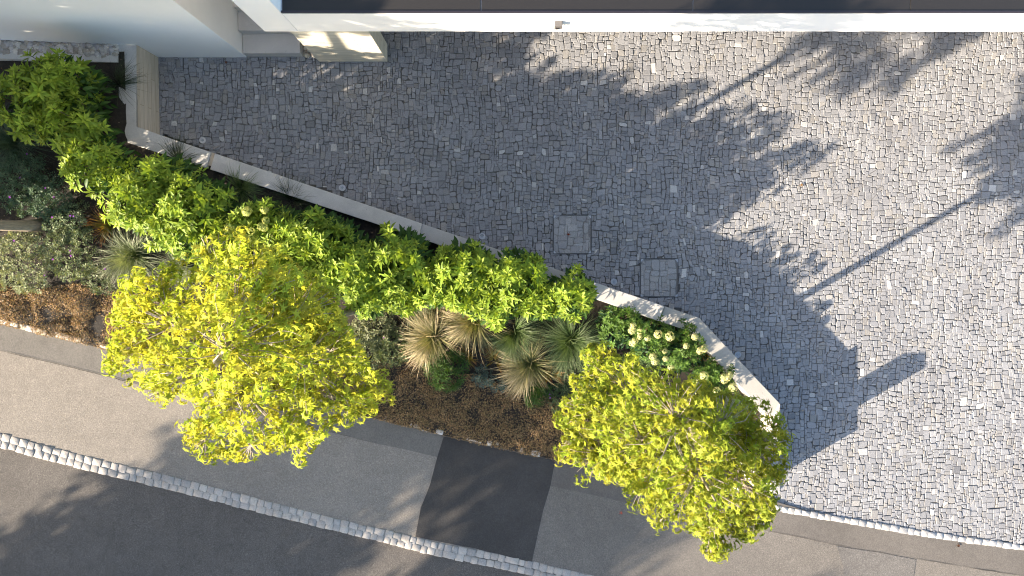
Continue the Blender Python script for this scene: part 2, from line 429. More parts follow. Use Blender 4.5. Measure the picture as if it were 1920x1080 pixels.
# ------------------------------------------------------------------ the cobbled driveway
def cobbles(x0, x1, y0, y1, unit, keep, palette, seed, joint=0.0027, hv=0.0023, z=0.0, push=None):
    rnd = random.Random(seed)
    nx = int((x1 - x0) / unit); ny = int((y1 - y0) / unit)
    used = np.zeros((nx, ny), bool)
    jit = rng.uniform(-0.29, 0.29, (nx + 6, ny + 6, 2)) * unit
    sizes = [(3, 3)] * 3 + [(2, 3)] * 6 + [(3, 2)] * 6 + [(2, 2)] * 4 + [(1, 3), (3, 1), (4, 2), (2, 4), (4, 3), (3, 4), (1, 2), (2, 1), (1, 2), (2, 1)]
    V = []; F = []; C = []
    def gp(i, j):
        gx = x0 + i * unit; gy = y0 + j * unit
        w = noise.noise_vector(Vector((gx * 1.1, gy * 1.1, seed))) * 0.06 + noise.noise_vector(Vector((gx * 3.3, gy * 3.3, seed + 5.0))) * 0.03
        return Vector((gx + jit[i, j, 0] + w.x, gy + jit[i, j, 1] + w.y))
    def stone(poly):
        c = sum(poly, Vector((0, 0))) / len(poly)
        if not keep(c.x, c.y): return
        if push:
            poly = [push(p) for p in poly]
            c = sum(poly, Vector((0, 0))) / len(poly)
        n = len(poly); b = len(V); zt = z + rnd.gauss(0, hv); tx = rnd.gauss(0, 0.024); ty = rnd.gauss(0, 0.024)
        rad = max(0.012, min((p - c).length for p in poly))
        f1 = max(0.55, 1 - joint / rad * 1.25); f2 = max(0.4, f1 - 0.006 / rad)
        for f, zz in ((f1, -0.06), (f1, -0.005), (f2, 0.0)):
            for p in poly:
                q = c + (p - c) * f
                V.append((q.x, q.y, zt + zz + (tx * (q.x - c.x) + ty * (q.y - c.y))))
        for r in range(2):
            for k in range(n):
                F.append((b + r * n + k, b + r * n + (k + 1) % n, b + (r + 1) * n + (k + 1) % n, b + (r + 1) * n + k))
        if n == 4: F.append(tuple(b + 8 + k for k in range(4)))
        elif n == 3: F.append((b + 6, b + 7, b + 8, b + 8))
        elif n == 5: F.append((b + 10, b + 11, b + 12, b + 13)); F.append((b + 10, b + 13, b + 14, b + 14))
        elif n == 8: F.append((b + 16, b + 17, b + 18, b + 19)); F.append((b + 16, b + 19, b + 20, b + 23)); F.append((b + 20, b + 21, b + 22, b + 23))
        k = rnd.random()
        col = np.array(palette[0]) * (1 + rnd.gauss(0, 0.075))
        if k < 0.022: col = np.array(palette[1]) * rnd.uniform(0.85, 1.15)
        elif k < 0.13: col = np.array(palette[2]) * rnd.uniform(0.85, 1.1)
        elif k < 0.16: col = np.array(palette[3]) * rnd.uniform(0.85, 1.1)
        C.extend([tuple(np.clip(col, 0.03, 0.8))] * (3 * n))
    for j in range(ny):
        for i in range(nx):
            if used[i, j]: continue
            w, h = rnd.choice(sizes)
            w = min(w, nx - i); h = min(h, ny - j)
            while w > 1 and used[i:i + w, j:j + h].any(): w -= 1
            used[i:i + w, j:j + h] = True
            q = [gp(i, j), gp(i + w, j), gp(i + w, j + h), gp(i, j + h)]
            if w * h >= 6 and rnd.random() < 0.10:
                a = rnd.uniform(0.2, 0.8); b2 = rnd.uniform(0.2, 0.8)
                if rnd.random() < 0.5:
                    m1 = q[0].lerp(q[1], a); m2 = q[3].lerp(q[2], b2); stone([q[0], m1, m2, q[3]]); stone([m1, q[1], q[2], m2])
                else:
                    m1 = q[0].lerp(q[3], a); m2 = q[1].lerp(q[2], b2); stone([q[0], q[1], m2, m1]); stone([m1, m2, q[2], q[3]])
            elif w * h >= 4 and rnd.random() < 0.035:
                stone([q[0], q[1], q[2]]); stone([q[0], q[2], q[3]])
            elif w * h >= 6 and rnd.random() < 0.22:
                k = rnd.randrange(4); q = q[k:] + q[:k]; t = rnd.uniform(0.25, 0.45)
                stone([q[0].lerp(q[1], t), q[1], q[2], q[3], q[0].lerp(q[3], t)])
            elif w * h >= 6 and rnd.random() < 0.25:
                e = []
                for k in range(4): e += [q[k].lerp(q[(k + 1) % 4], 0.2), q[k].lerp(q[(k + 1) % 4], 0.8)]
                stone(e)
            else: stone(q)
    # triangles are written as quads with a doubled corner: drop the doubles
    return V, F, C
def cobble_mesh(name, V, F, C):
    me = bpy.data.meshes.new(name)
    me.from_pydata(V, [], [f if f[2] != f[3] else f[:3] for f in F]); me.update()
    a = me.color_attributes.new('tint', 'FLOAT_COLOR', 'POINT')
    c = np.ones((len(V), 4), np.float32); c[:, :3] = np.array(C); a.data.foreach_set('color', c.ravel())
    return me
covers_px = [(1038, 404, 1108, 475), (1201, 486, 1271, 556), (1909, 512, 1979, 571)]
cov = []
for x0, y0, x1, y1 in covers_px:
    a = U(x0, y1); b = U(x1, y0); cov.append((a.x, b.x, a.y, b.y))
dl = [U(x, y, 0) for x, y in [(285, 90), (290, 245), (400, 287), (795, 422), (1140, 540), (1300, 592), (1446, 750), (1448, 905), (1440, 948), (1590, 978), (1750, 1005), (1920, 1025), (2200, 1062)]]
dl += [Vector((11.5, 6.4)), Vector((-4.3, 6.4))]
dl_px = [(p[0], p[1]) for p in dl]
lights_px = [(380, 263), (642, 352), (904, 443), (1151, 528), (1383, 665)]
lights = [U(x, y) for x, y in lights_px]
YF = U(600, 107.5).y                                    # front of the house at the ground
def keep_drive(x, y):
    for a, b, c, d in cov:
        if a + 0.02 < x < b - 0.02 and c + 0.02 < y < d - 0.02: return False
    for l in lights:
        if (x - l.x) ** 2 + (y - l.y) ** 2 < 0.045 ** 2: return False
    if x < 3.9 and y > 5.2: return False
    return inside(dl_px, x, y)
def push_out(p):
    x, y = p
    for a, b, c, d in cov:
        a -= 0.012; b += 0.012; c -= 0.012; d += 0.012
        if a < x < b and c < y < d:
            m = min((x - a, 0), (b - x, 1), (y - c, 2), (d - y, 3))[1]
            if m == 0: x = a
            elif m == 1: x = b
            elif m == 2: y = c
            else: y = d
    for l in lights:
        dx, dy = x - l.x, y - l.y; q = math.hypot(dx, dy)
        if 1e-6 < q < 0.058: x = l.x + dx / q * 0.058; y = l.y + dy / q * 0.058
    return Vector((x, y))
PAL = [(0.248, 0.253, 0.266), (0.42, 0.415, 0.41), (0.27, 0.265, 0.258), (0.205, 0.208, 0.218)]
V, F, C = cobbles(-5.7, 9.2, -5.0, 4.6, 0.0345, keep_drive, PAL, 3, push=push_out)
o = link('driveway', cobble_mesh('driveway', V, F, C), M_STONE); tag(o, kind='structure')
bm = prism([(p[0], p[1]) for p in dl], -0.11, -0.012)
o = bm_obj('driveway_base', bm, M_JOINT); tag(o, kind='structure')

# ------------------------------------------------------------------ covers and ground lights in the driveway
names = ['square stone filled access cover nearest the left of the driveway, above the shrubs',
         'square stone filled access cover beside the bend of the garden wall',
         'square access cover cut off at the right edge in bright sunlit paving']
PALC = [(0.30, 0.30, 0.302), (0.36, 0.355, 0.35), (0.32, 0.316, 0.305), (0.275, 0.275, 0.28)]
for i, (a, b, c, d) in enumerate(cov):
    e = empty('access_cover', ((a + b) / 2, (c + d) / 2, 0), names[i], 'access cover', 'access covers set in the cobbles')
    ins = 0.008
    V, F, C = cobbles(a - 0.05, b + 0.15, c - 0.05, d + 0.15, 0.046, lambda x, y: a - 0.02 < x < b + 0.02 and c - 0.02 < y < d + 0.02, PALC, 11 + i, 0.0022, 0.0012, 0.0)
    V = [(min(max(x, a + ins), b - ins), min(max(y, c + ins), d - ins), z) for x, y, z in V]
    link('stone_infill', cobble_mesh('stone_infill', V, F, C), M_STONE, e)
    bm = box(a, b, c, d, -0.05, -0.006); bm_obj('tray', bm, mat_asphalt('grey mortar', 0.17, 0.21, 160), e)
    bm = bmesh.new(); w = 0.009
    for q in ((a - w, b + w, c - w, c), (a - w, b + w, d, d + w), (a - w, a, c, d), (b, b + w, c, d)): box(*q, -0.05, 0.003, 0, bm)
    bm_obj('rim', bm, M_RIM, e)
    for sx, sy in ((0, 0), (1, 0), (1, 1), (0, 1)):
        x = b if sx else a; y = d if sy else c; u = -1 if sx else 1; v = -1 if sy else 1
        bm = prism([(x, y), (x + u * 0.045, y), (x, y + v * 0.045)], -0.02, 0.005)
        bmesh.ops.create_cone(bm, cap_ends=True, segments=8, radius1=0.007, radius2=0.007, depth=0.004, matrix=Matrix.Translation((x + u * 0.014, y + v * 0.014, 0.006)))
        bm_obj('corner_plate', bm, M_STEEL, e)
where = ['farthest left, beside the corner of the wall', 'beside the middle of the long wall, below the pillar', 'beside the wall left of the square covers',
         'between the wall and the lower square cover', 'farthest right, by the lit bend of the wall']
def lathe(prof, seg=20):
    bm = bmesh.new(); rings = []
    for r, z in prof: rings.append([bm.verts.new((r * math.cos(2 * math.pi * k / seg), r * math.sin(2 * math.pi * k / seg), z)) for k in range(seg)])
    for i in range(len(rings) - 1):
        for k in range(seg): bm.faces.new((rings[i][k], rings[i][(k + 1) % seg], rings[i + 1][(k + 1) % seg], rings[i + 1][k]))
    bm.faces.new(rings[-1])
    return bm
for p, wtxt in zip(lights, where):
    e = empty('ground_light', (p.x, p.y, 0), 'small round recessed ground light, ' + wtxt, 'ground light', 'ground lights along the wall')
    for nm, prof, m in (('ring', [(0.052, -0.05), (0.052, 0.006), (0.048, 0.010), (0.034, 0.010), (0.032, 0.004)], M_STEEL),
                        ('recess', [(0.033, -0.02), (0.033, 0.003), (0.02, 0.003)], M_DARK),
                        ('lens', [(0.019, 0.0), (0.018, 0.008), (0.012, 0.012)], M_LENS)):
        ob = bm_obj(nm, lathe(prof), m, None); ob.parent = e
# ------------------------------------------------------------------ garden wall
ZW = 0.62
e = empty('garden_wall', U(790, 432, 0), 'low pale concrete garden wall bending around the planted bed', 'wall')
HS = [0.62, 0.62, 0.58, 0.48, 0.54]
secs = [([(222, 81), (255, 81), (255, 238), (395.5, 285.3), (386.5, 315.5), (222, 262)], M_WALLTOP[0]),
        ([(403, 287.5), (791, 419), (785, 446), (393.5, 317.5)], M_WALLTOP[1]),
        ([(791.6, 419.3), (1246, 574), (1235, 602), (785.6, 446.3)], M_WALLTOP[2]),
        ([(1246.7, 574.3), (1311, 596), (1463, 757), (1447, 788), (1294, 621), (1235.8, 602.4)], M_WALLTOP[3]),
        ([(1463, 757.8), (1463, 926), (1447, 926), (1447, 788.8)], M_WALLTOP[3])]
for (poly, m), zw in zip(secs, HS):
    bm_obj('wall_section', prism([U(x, y, zw) for x, y in poly], -0.25, zw, 0.007), m, e)
bm_obj('joint_block', prism([U(x, y, ZW) for x, y in [(395.8, 285.5), (402.7, 287.3), (395.2, 311), (388.8, 309)]], -0.25, ZW - 0.025), M_BOARD, e)
# board marked face of the short return, 3 mm proud of the wall
a, b = U(255, 80, ZW), U(255, 238, ZW)
bm = bmesh.new()
box(a.x - 0.005, a.x + 0.003, b.y - 0.02, a.y, -0.06, ZW - 0.012, 0, bm)
bm_obj('boarded_face', bm, M_BOARD, e)
# letterbox pillar that throws the square ended shadow
p = U(1393, 862, 0)
e = empty('letterbox_pillar', (p.x, p.y, zs(p.x)), 'slim concrete letterbox pillar hidden under the right golden tree', 'letterbox')
bm_obj('column', box(p.x - 0.17, p.x + 0.17, p.y - 0.12, p.y + 0.12, -0.1, 1.02, 0.01), M_WALLTOP[0], e)
bm_obj('letter_flap', box(p.x - 0.11, p.x + 0.11, p.y - 0.132, p.y - 0.12, 0.78, 0.86, 0.003), M_STEEL, e)

# ------------------------------------------------------------------ house
hx = U(462, 107.5).x
zr = 3.12; zso = 2.5
yo = U(960, 59, zso).y
fx0 = U(496, 58, zso).x; fx1 = U(526, 23, zr).x
house = empty('house', (0, YF, 0), 'white modern house with dark flat roof over the driveway edge', 'house')
bm_obj('wall', box(-20, hx, YF, 16, -0.3, 6.2, 0.006), M_WHITE, house)
bm_obj('side_wall', box(hx - 0.1, hx + 0.004, YF + 0.004, 15.9, -0.3, 6.1), M_CREAM, house)
bm_obj('upper_wall', box(fx0, fx1, yo, 16, zso, 6.2, 0.006), M_WHITE, house)
bm_obj('fascia', box(fx1 + 0.002, 24, yo + 0.001, yo + 0.25, zso, zr - 0.02, 0.004), M_WHITE, house)
bm_obj('soffit', box(fx1 + 0.002, 24, yo + 0.252, 16, zso + 0.02, zr - 0.10), M_CREAM, house)
bm_obj('ground_floor_wall', box(hx + 0.006, 24, 5.6, 5.8, -0.1, zso + 0.018), M_CREAM, house)
seams = [U(902, 20, zr).x, U(1300, 20, zr).x, U(1707, 20, zr).x]
d = seams[1] - seams[0]
xs = [fx1 + 0.012] + seams + [seams[2] + d * k for k in range(1, 7)]
for i in range(len(xs) - 1):
    bm_obj('roof_panel', box(xs[i] + 0.004, xs[i + 1] - 0.004, yo + 0.02, 16, zr - 0.098, zr - 0.004, 0.003), M_ROOF, house)
bm_obj('roof_trim', box(fx1 + 0.006, 24, yo - 0.006, yo + 0.018, zr - 0.0199, zr + 0.006, 0.002), M_TRIM, house)
pl, pr = U(598, 114), U(726.5, 115.5)
bm = box(pl.x, pr.x, pr.y, pr.y + 0.27, -0.1, zso - 0.003, 0.006)
bm_obj('pillar', bm, M_PIER, house)
e = empty('entrance_steps', U(510, 107, 0), 'grey concrete entrance steps in the gap left of the pillar', 'steps')
sx1 = U(563, 104, 0.17).x
for k in range(6):
    bm_obj('step', box(hx + 0.01, sx1 - 0.012 * k, YF + 0.012 + 0.285 * k, YF + 0.012 + 0.285 * k + 0.33, 0.17 * k - (0.1 if k == 0 else 0.03), 0.17 * (k + 1) - 0.001 * k, 0.006), M_STEP, e)
pc = U(1047, 42, 2.82)
e = empty('wall_sensor', (pc.x, yo, 2.82), 'tiny grey sensor box fixed on the white fascia', 'sensor')
bm_obj('housing', box(pc.x - 0.045, pc.x + 0.045, yo - 0.06, yo, 2.76, 2.86, 0.006), M_GREYBOX, e)
bm_obj('lens', box(pc.x - 0.03, pc.x + 0.005, yo - 0.072, yo - 0.06, 2.775, 2.81, 0.003), M_DARK, e)

# ------------------------------------------------------------------ pebbles
def pebbles(name, pts, size, cols):
    bm = bmesh.new(); bmesh.ops.create_icosphere(bm, subdivisions=2, radius=1.0)
    T0 = np.array([v.co[:] for v in bm.verts]); F0 = np.array([[v.index for v in f.verts] for f in bm.faces]); bm.free()
    VV, FF, CC = [], [], []; n0 = 0
    for k in range(8):
        T = T0.copy()
        for i, v in enumerate(T): T[i] *= 1 + 0.35 * noise.noise(Vector(v) * 1.3 + Vector((k * 9.0, 0, 0)))
        P = np.array(pts[k::8]); n = len(P)
        if not n: continue
        M = frames(rng.normal(0, 1, (n, 3)), rng.normal(0, 1, (n, 3)))
        s = size * rng.uniform(0.55, 1.35, (n, 1)) * rng.uniform(0.75, 1.25, (n, 3))
        c = np.array([random.choice(cols) for _ in range(n)]) * rng.uniform(0.8, 1.15, (n, 1))
        v, f, c = scatter(T, F0, P, M, s, c); VV.append(v); FF.append(f + n0); CC.append(c); n0 += len(v)
    return link(name, np_mesh(name, np.concatenate(VV), np.concatenate(FF), np.concatenate(CC), True), M_PEBBLE)
PC = [(0.5, 0.47, 0.42), (0.58, 0.55, 0.5), (0.4, 0.36, 0.3), (0.48, 0.46, 0.45), (0.34, 0.31, 0.27)]
wx = U(222, 90, ZW).x
def zg(x): return 0.60 + 0.12 * max(0, wx - x)
yg = U(100, 108, 0.7).y
pts = []
for _ in range(1300):
    x = random.uniform(-10.5, wx - 0.02); y = random.uniform(yg + 0.05, YF - 0.02); pts.append((x, y, zg(x) + random.uniform(-0.02, 0.02)))
o = pebbles('gravel', pts, 0.043, PC); tag(o, kind='stuff', label='pale pebble strip along the foot of the white house')
bm = bmesh.new()
bmv = [bm.verts.new(v) for v in [(-10.5, yg, zg(-10.5) - 0.03), (wx, yg, 0.57), (wx, YF, 0.57), (-10.5, YF, zg(-10.5) - 0.03)]]; bm.faces.new(bmv)
o = bm_obj('gravel_bed', bm, M_SOIL); tag(o, kind='structure')
bm = bmesh.new(); z0 = zg(-10.5)
vs = [(-10.5, yg - 0.05), (wx, yg - 0.05), (wx, yg + 0.05), (-10.5, yg + 0.05)]
lo = [bm.verts.new((x, y, 0.2)) for x, y in vs]; hi = [bm.verts.new((x, y, zg(x) + 0.035)) for x, y in vs]
bm.faces.new(hi)
for i in range(4): bm.faces.new((lo[i], lo[(i + 1) % 4], hi[(i + 1) % 4], hi[i]))
o = bm_obj('edging_board', bm, M_WALLTOP[0]); tag(o, 'long thin concrete edging strip between the pebbles and the bed', 'edging')
pts = []
for _ in range(150):
    pts.append((random.uniform(sx1 + 0.01, pl.x + 0.05), random.uniform(YF + 0.02, YF + 0.5), random.uniform(-0.01, 0.03)))
o = pebbles('loose_pebbles', pts, 0.034, [(0.5, 0.47, 0.4), (0.42, 0.38, 0.3), (0.3, 0.25, 0.19), (0.55, 0.52, 0.46)]); tag(o, kind='stuff', label='small heap of pebbles between the steps and the pillar')

# ------------------------------------------------------------------ plants
LEAF_T = [(0, 0, 0), (0.28, 0.19, 0.07), (0.30, 0, -0.01), (0.28, -0.19, 0.07), (0.62, 0.16, 0.03), (0.65, 0, -0.05), (0.62, -0.16, 0.03), (1.05, 0, -0.17)]
LEAF_F = [(0, 2, 1), (0, 3, 2), (1, 2, 5), (1, 5, 4), (2, 3, 6), (2, 6, 5), (4, 5, 7), (5, 6, 7)]
def star_leaf(curl=0.45):
    T = [(0, 0, 0)]; ring = [(-165, 0.16), (-112, 0.66), (-84, 0.26), (-52, 0.98), (-25, 0.34), (0, 1.2), (25, 0.34), (52, 0.98), (84, 0.26), (112, 0.66), (165, 0.16)]
    for a, r in ring:
        x = r * math.cos(R(a)) + 0.18; y = r * math.sin(R(a))
        T.append((x, y, -curl * (x * x * 0.55 + y * y * 0.9) + 0.05 * (1 if r < 0.45 else 0)))
    F = [(0, i, i + 1) for i in range(1, len(ring))] + [(0, len(ring), 1)]
    return T, F
SMALL_T = [(0, 0, 0), (0.45, 0.3, 0.08), (0.5, 0, 0.0), (0.45, -0.3, 0.08), (1, 0, -0.1)]
SMALL_F = [(0, 2, 1), (0, 3, 2), (1, 2, 4), (2, 3, 4)]

def rosettes(centres, dirs, per, ln, col, tilt=(0.15, 0.9)):
    """whorls of leaves at shoot tips: returns arrays for scatter"""
    P, D, U_, sc, cc = [], [], [], [], []
    for c, d in zip(centres, dirs):
        d = Vector(d).normalized(); u = d.orthogonal().normalized(); w = d.cross(u); k0 = random.uniform(0, 6.28)
        tint = random.uniform(0.7, 1.25); big = random.uniform(0.65, 1.25)
        for k in range(per):
            a = k0 + k * 2.399; f = k / per
            el = tilt[1] - (tilt[1] - tilt[0]) * f              # young leaves stand up, old ones spread
            out = u * math.cos(a) + w * math.sin(a)
            dd = out * math.cos(el) + d * math.sin(el)
            P.append(Vector(c) - d * 0.05 * f * ln / 0.1 + out * 0.008); D.append(dd); U_.append(d); sc.append(big * ln * (0.5 + 0.6 * f) * random.uniform(0.85, 1.15))
            y = 1.25 - 0.4 * f
            cc.append([col[0] * tint * y * (1.15 - 0.25 * f), col[1] * tint * y, col[2] * tint * y])
    P = np.array([p[:] for p in P]); M = frames(np.array([d[:] for d in D]), np.array([u[:] for u in U_]))
    C = np.array(cc) * (1 + 0.12 * rng.uniform(-1, 1, (len(cc), 1)))
    return P, M, np.array(sc).reshape(-1, 1), np.clip(C, 0.003, 0.9)

GREEN = (0.195, 0.285, 0.032)
def shrub(px, py, rpx, h, label, seed, col=GREEN, heads=0, ln=0.122, name='leafy_shrub', group='broad leaved shrubs along the wall', dens=1.0, headcol=(0.46, 0.50, 0.15)):
    random.seed(seed)
    c = S(px, py, h * 0.75); base = Vector((c.x, c.y, zs(c.x))); r = rpx * (H - c.z) / FPX
    e = empty(name, base, label, 'shrub', group)
    n = int(255 * dens * (r / 0.55) ** 2); cen, dr, stems = [], [], []
    for k in range(n):
        a = random.uniform(0, 6.283); q = math.sqrt(random.random())
        lump = 1.04 + 0.55 * noise.noise(Vector((math.cos(a) * 2.2, math.sin(a) * 2.2, seed * 3.3)))
        x = math.cos(a) * q * r * lump; y = math.sin(a) * q * r * lump
        top = h * (0.66 + 0.34 * math.sqrt(max(0, 1 - q * q))) + 0.26 * noise.noise(Vector((x * 4.5 + seed, y * 4.5, 1.0)))
        z = top - (random.random() ** 2) * h * 0.5
        d = Vector((x / r * 0.9 + random.gauss(0, 0.25), y / r * 0.9 + random.gauss(0, 0.25), 0.9))
        cen.append(base + Vector((x, y, max(0.15, z)))); dr.append(d)
        if k % 5 == 0:
            p0 = base + Vector((x * 0.2, y * 0.2, 0)); p1 = cen[-1]
            stems.append([(p0, 0.011), (p0.lerp(p1, 0.5) + Vector((x * 0.1, y * 0.1, 0.05)), 0.008), (p1, 0.004)])
    P, M, sc, C = rosettes(cen, dr, 9, ln, col)
    # loose leaves lower down, inner shade painted into their darker green
    m = int(n * 3); a = rng.uniform(0, 6.283, m); q = np.sqrt(rng.uniform(0.0, 1, m))
    X = np.cos(a) * q * r * 0.95; Y = np.sin(a) * q * r * 0.95; Z = rng.uniform(0.15, 0.8, m) * h * (0.6 + 0.4 * np.sqrt(1 - q * q * 0.9))
    P2 = np.stack([base.x + X, base.y + Y, base.z + Z], 1); D2 = np.stack([np.cos(a) + rng.normal(0, 0.6, m), np.sin(a) + rng.normal(0, 0.6, m), rng.normal(-0.1, 0.35, m)], 1)
    P = np.concatenate([P, P2]); M = np.concatenate([M, frames(D2)]); sc = np.concatenate([sc, ln * rng.uniform(0.8, 1.25, (m, 1))])
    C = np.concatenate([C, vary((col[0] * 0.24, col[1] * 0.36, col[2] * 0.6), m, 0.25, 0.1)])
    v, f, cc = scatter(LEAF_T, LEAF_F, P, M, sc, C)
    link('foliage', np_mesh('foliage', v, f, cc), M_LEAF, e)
    sv, sf = tubes(stems, 5); link('stems', np_mesh('stems', sv, sf), M_STEM, e)
    for k in range(heads):
        a = random.uniform(0, 6.283); q = math.sqrt(random.random()) * 0.92
        x = math.cos(a) * q * r; y = math.sin(a) * q * r
        z = h * (0.72 + 0.38 * math.sqrt(max(0, 1 - q * q))) + random.uniform(0, 0.06)
        flower_head(base + Vector((x, y, z)), random.uniform(0.04, 0.072), headcol, e)
    return e
def flower_head(p, r, col, parent):
    n = 70; d = rng.normal(0, 1, (n, 3)); d[:, 2] = np.abs(d[:, 2]) * 0.9 + 0.05; d /= np.linalg.norm(d, axis=1, keepdims=True)
    P = np.array(p[:])[None] + d * r * np.array([1, 1, 0.75]) * rng.uniform(0.85, 1.08, (n, 1))
    tang = np.cross(d, rng.normal(0, 1, (n, 3)))
    M = frames(tang, d)
    T = [(-1, 0, 0.1), (-0.3, -0.3, 0), (0, -1, 0.1), (0.3, -0.3, 0), (1, 0, 0.1), (0.3, 0.3, 0), (0, 1, 0.1), (-0.3, 0.3, 0)]
    Fq = [(0, 1, 7), (1, 2, 3), (3, 4, 5), (5, 6, 7), (1, 3, 5), (1, 5, 7)]
    v, f, c = scatter(T, Fq, P, M, np.full((n, 1), r * 0.30), vary(col, n, 0.18, 0.08))
    link('flower_head', np_mesh('flower_head', v, f, c), M_PETAL, parent)

shr = [(1072, 556, 42, 1.22, 'rightmost tall green shrub at the right end of the leafy row', {}),
       (968, 526, 54, 1.25, 'tall green shrub overhanging the wall below the left square cover', {}),
       (868, 506, 52, 1.22, 'tall green shrub left of the one under the square cover', {}),
       (925, 562, 48, 0.95, 'lower green shrub in front, above the dark green grasses', {}),
       (742, 490, 58, 1.25, 'green shrub covering the second wall joint', {}),
       (655, 502, 60, 1.25, 'green shrub between the left golden tree and the long wall', {}),
       (750, 552, 38, 0.85, 'small green shrub beside the bare soil and trunk of the golden tree', {}),
       (570, 445, 54, 1.15, 'green shrub right below the fine grass overhanging the wall', {}),
       (480, 425, 50, 1.0, 'green shrub dotted with yellow green flower heads', dict(heads=16)),
       (560, 510, 62, 1.2, 'green shrub half hidden behind the top of the left golden tree', {}),
       (355, 382, 54, 1.28, 'bright green shrub below the first wall joint', {}),
       (255, 374, 58, 1.22, 'bright green shrub above the red tipped grass', {}),
       (330, 430, 50, 1.0, 'bright green shrub above the grey green fountain grass', {}),
       (420, 462, 56, 1.05, 'bright green shrub behind the upper left edge of the golden tree', {}),
       (170, 305, 48, 1.2, 'green shrub where the shade ends, left of the wall corner', {}),
       (120, 238, 50, 1.25, 'shaded green shrub in the middle of the left end of the row', {}),
       (54, 188, 64, 1.3, 'shaded green shrub at the left edge of the photo', {}),
       (98, 152, 52, 1.2, 'shaded green shrub leaning over the pebble strip', {})]
for i, (x, y, r, h, lab, kw) in enumerate(shr): shrub(x, y, r, h, lab, 20 + i, **kw)
more = [(812, 532, 42, 1.0, 'green shrub in front of the dark gap between the two right groups', {}), (1015, 562, 38, 1.0, 'green shrub above the large dark green grass', {}),
        (685, 548, 44, 0.95, 'low green shrub behind the bare trunk base', {}), (612, 462, 52, 1.15, 'green shrub below the middle ground light', {}),
        (520, 440, 48, 1.1, 'green shrub just right of the flower heads', {}), (300, 330, 40, 1.05, 'small bright green shrub touching the wall left of the first joint', {}),
        (868, 552, 36, 0.9, 'low green shrub above the olive fountain grass', {})]
for i, (x, y, r, h, lab, kw) in enumerate(more): shrub(x, y, r, h, lab, 90 + i, **kw)
hyd = [(1165, 612, 42, 0.6, 'flowering shrub with pale round heads nearest the tall green shrubs', 5),
       (1222, 640, 42, 0.6, 'flowering shrub with greenish heads in the middle of the right corner', 6),
       (1282, 655, 46, 0.6, 'flowering shrub with a clump of cream heads by the wall bend', 7),
       (1338, 712, 40, 0.5, 'flowering shrub crowded with cream heads next to the diagonal wall', 14)]
for i, (x, y, r, h, lab, n) in enumerate(hyd):
    shrub(x, y, r, h, lab, 60 + i, (0.085, 0.16, 0.03), n, 0.07, 'flowering_shrub', 'cream flowered shrubs in the right corner', 1.3, (0.56, 0.56, 0.27))

# fountain grasses
def blades(n, base, r0, length, spread, lean, width, cols, droop=1.15, seg=6, tipc=None, sw=0.09, dirs=None):
    V, F, C = [], [], []
    cl = np.radians(np.array(dirs, float)) + rng.normal(0, 0.12, len(dirs)) if dirs else rng.uniform(0, 2 * math.pi, 11)
    az = cl[rng.integers(0, len(cl), n)] + rng.normal(0, 0.28, n)
    for i in range(n):
        L = length * rng.uniform(0.6, 1.15); el = math.radians(rng.uniform(*spread)); a = az[i]
        d = np.array([math.cos(a) * math.cos(el), math.sin(a) * math.cos(el), math.sin(el)]) + np.array([lean[0], lean[1], 0]) * rng.uniform(0.5, 1.2)
        d /= np.linalg.norm(d)
        p = np.array(base[:]) + np.array([math.cos(a), math.sin(a), 0]) * r0 * rng.uniform(0, 1)
        side = np.cross(d, [0, 0, 1.0]); side /= np.linalg.norm(side) + 1e-6
        side = side + np.array([0, 0, rng.uniform(-0.6, 0.6)]); w = width * rng.uniform(0.6, 1.25)
        b = len(V); col = np.array(cols[rng.integers(len(cols))]) * rng.uniform(0.75, 1.25)
        sway = rng.normal(0, sw, 3)
        for k in range(seg + 1):
            t = k / seg; ww = w * (1 - t ** 2.2 * 0.9)
            V.append(p + side * ww / 2); V.append(p - side * ww / 2)
            c = col if tipc is None else col * (1 - t ** 1.5) + np.array(tipc) * t ** 1.5
            C.append(c); C.append(c)
            p = p + d * L / seg
            d = d + np.array([0, 0, -droop * 0.30 * (0.4 + t)]) + sway * 0.4; d /= np.linalg.norm(d)
            if p[2] < base[2] + 0.02: p[2] = base[2] + 0.02 + 0.01 * rng.random()
        for k in range(seg): F.append((b + 2 * k, b + 2 * k + 1, b + 2 * k + 3, b + 2 * k + 2))
    return V, F, np.array(C)
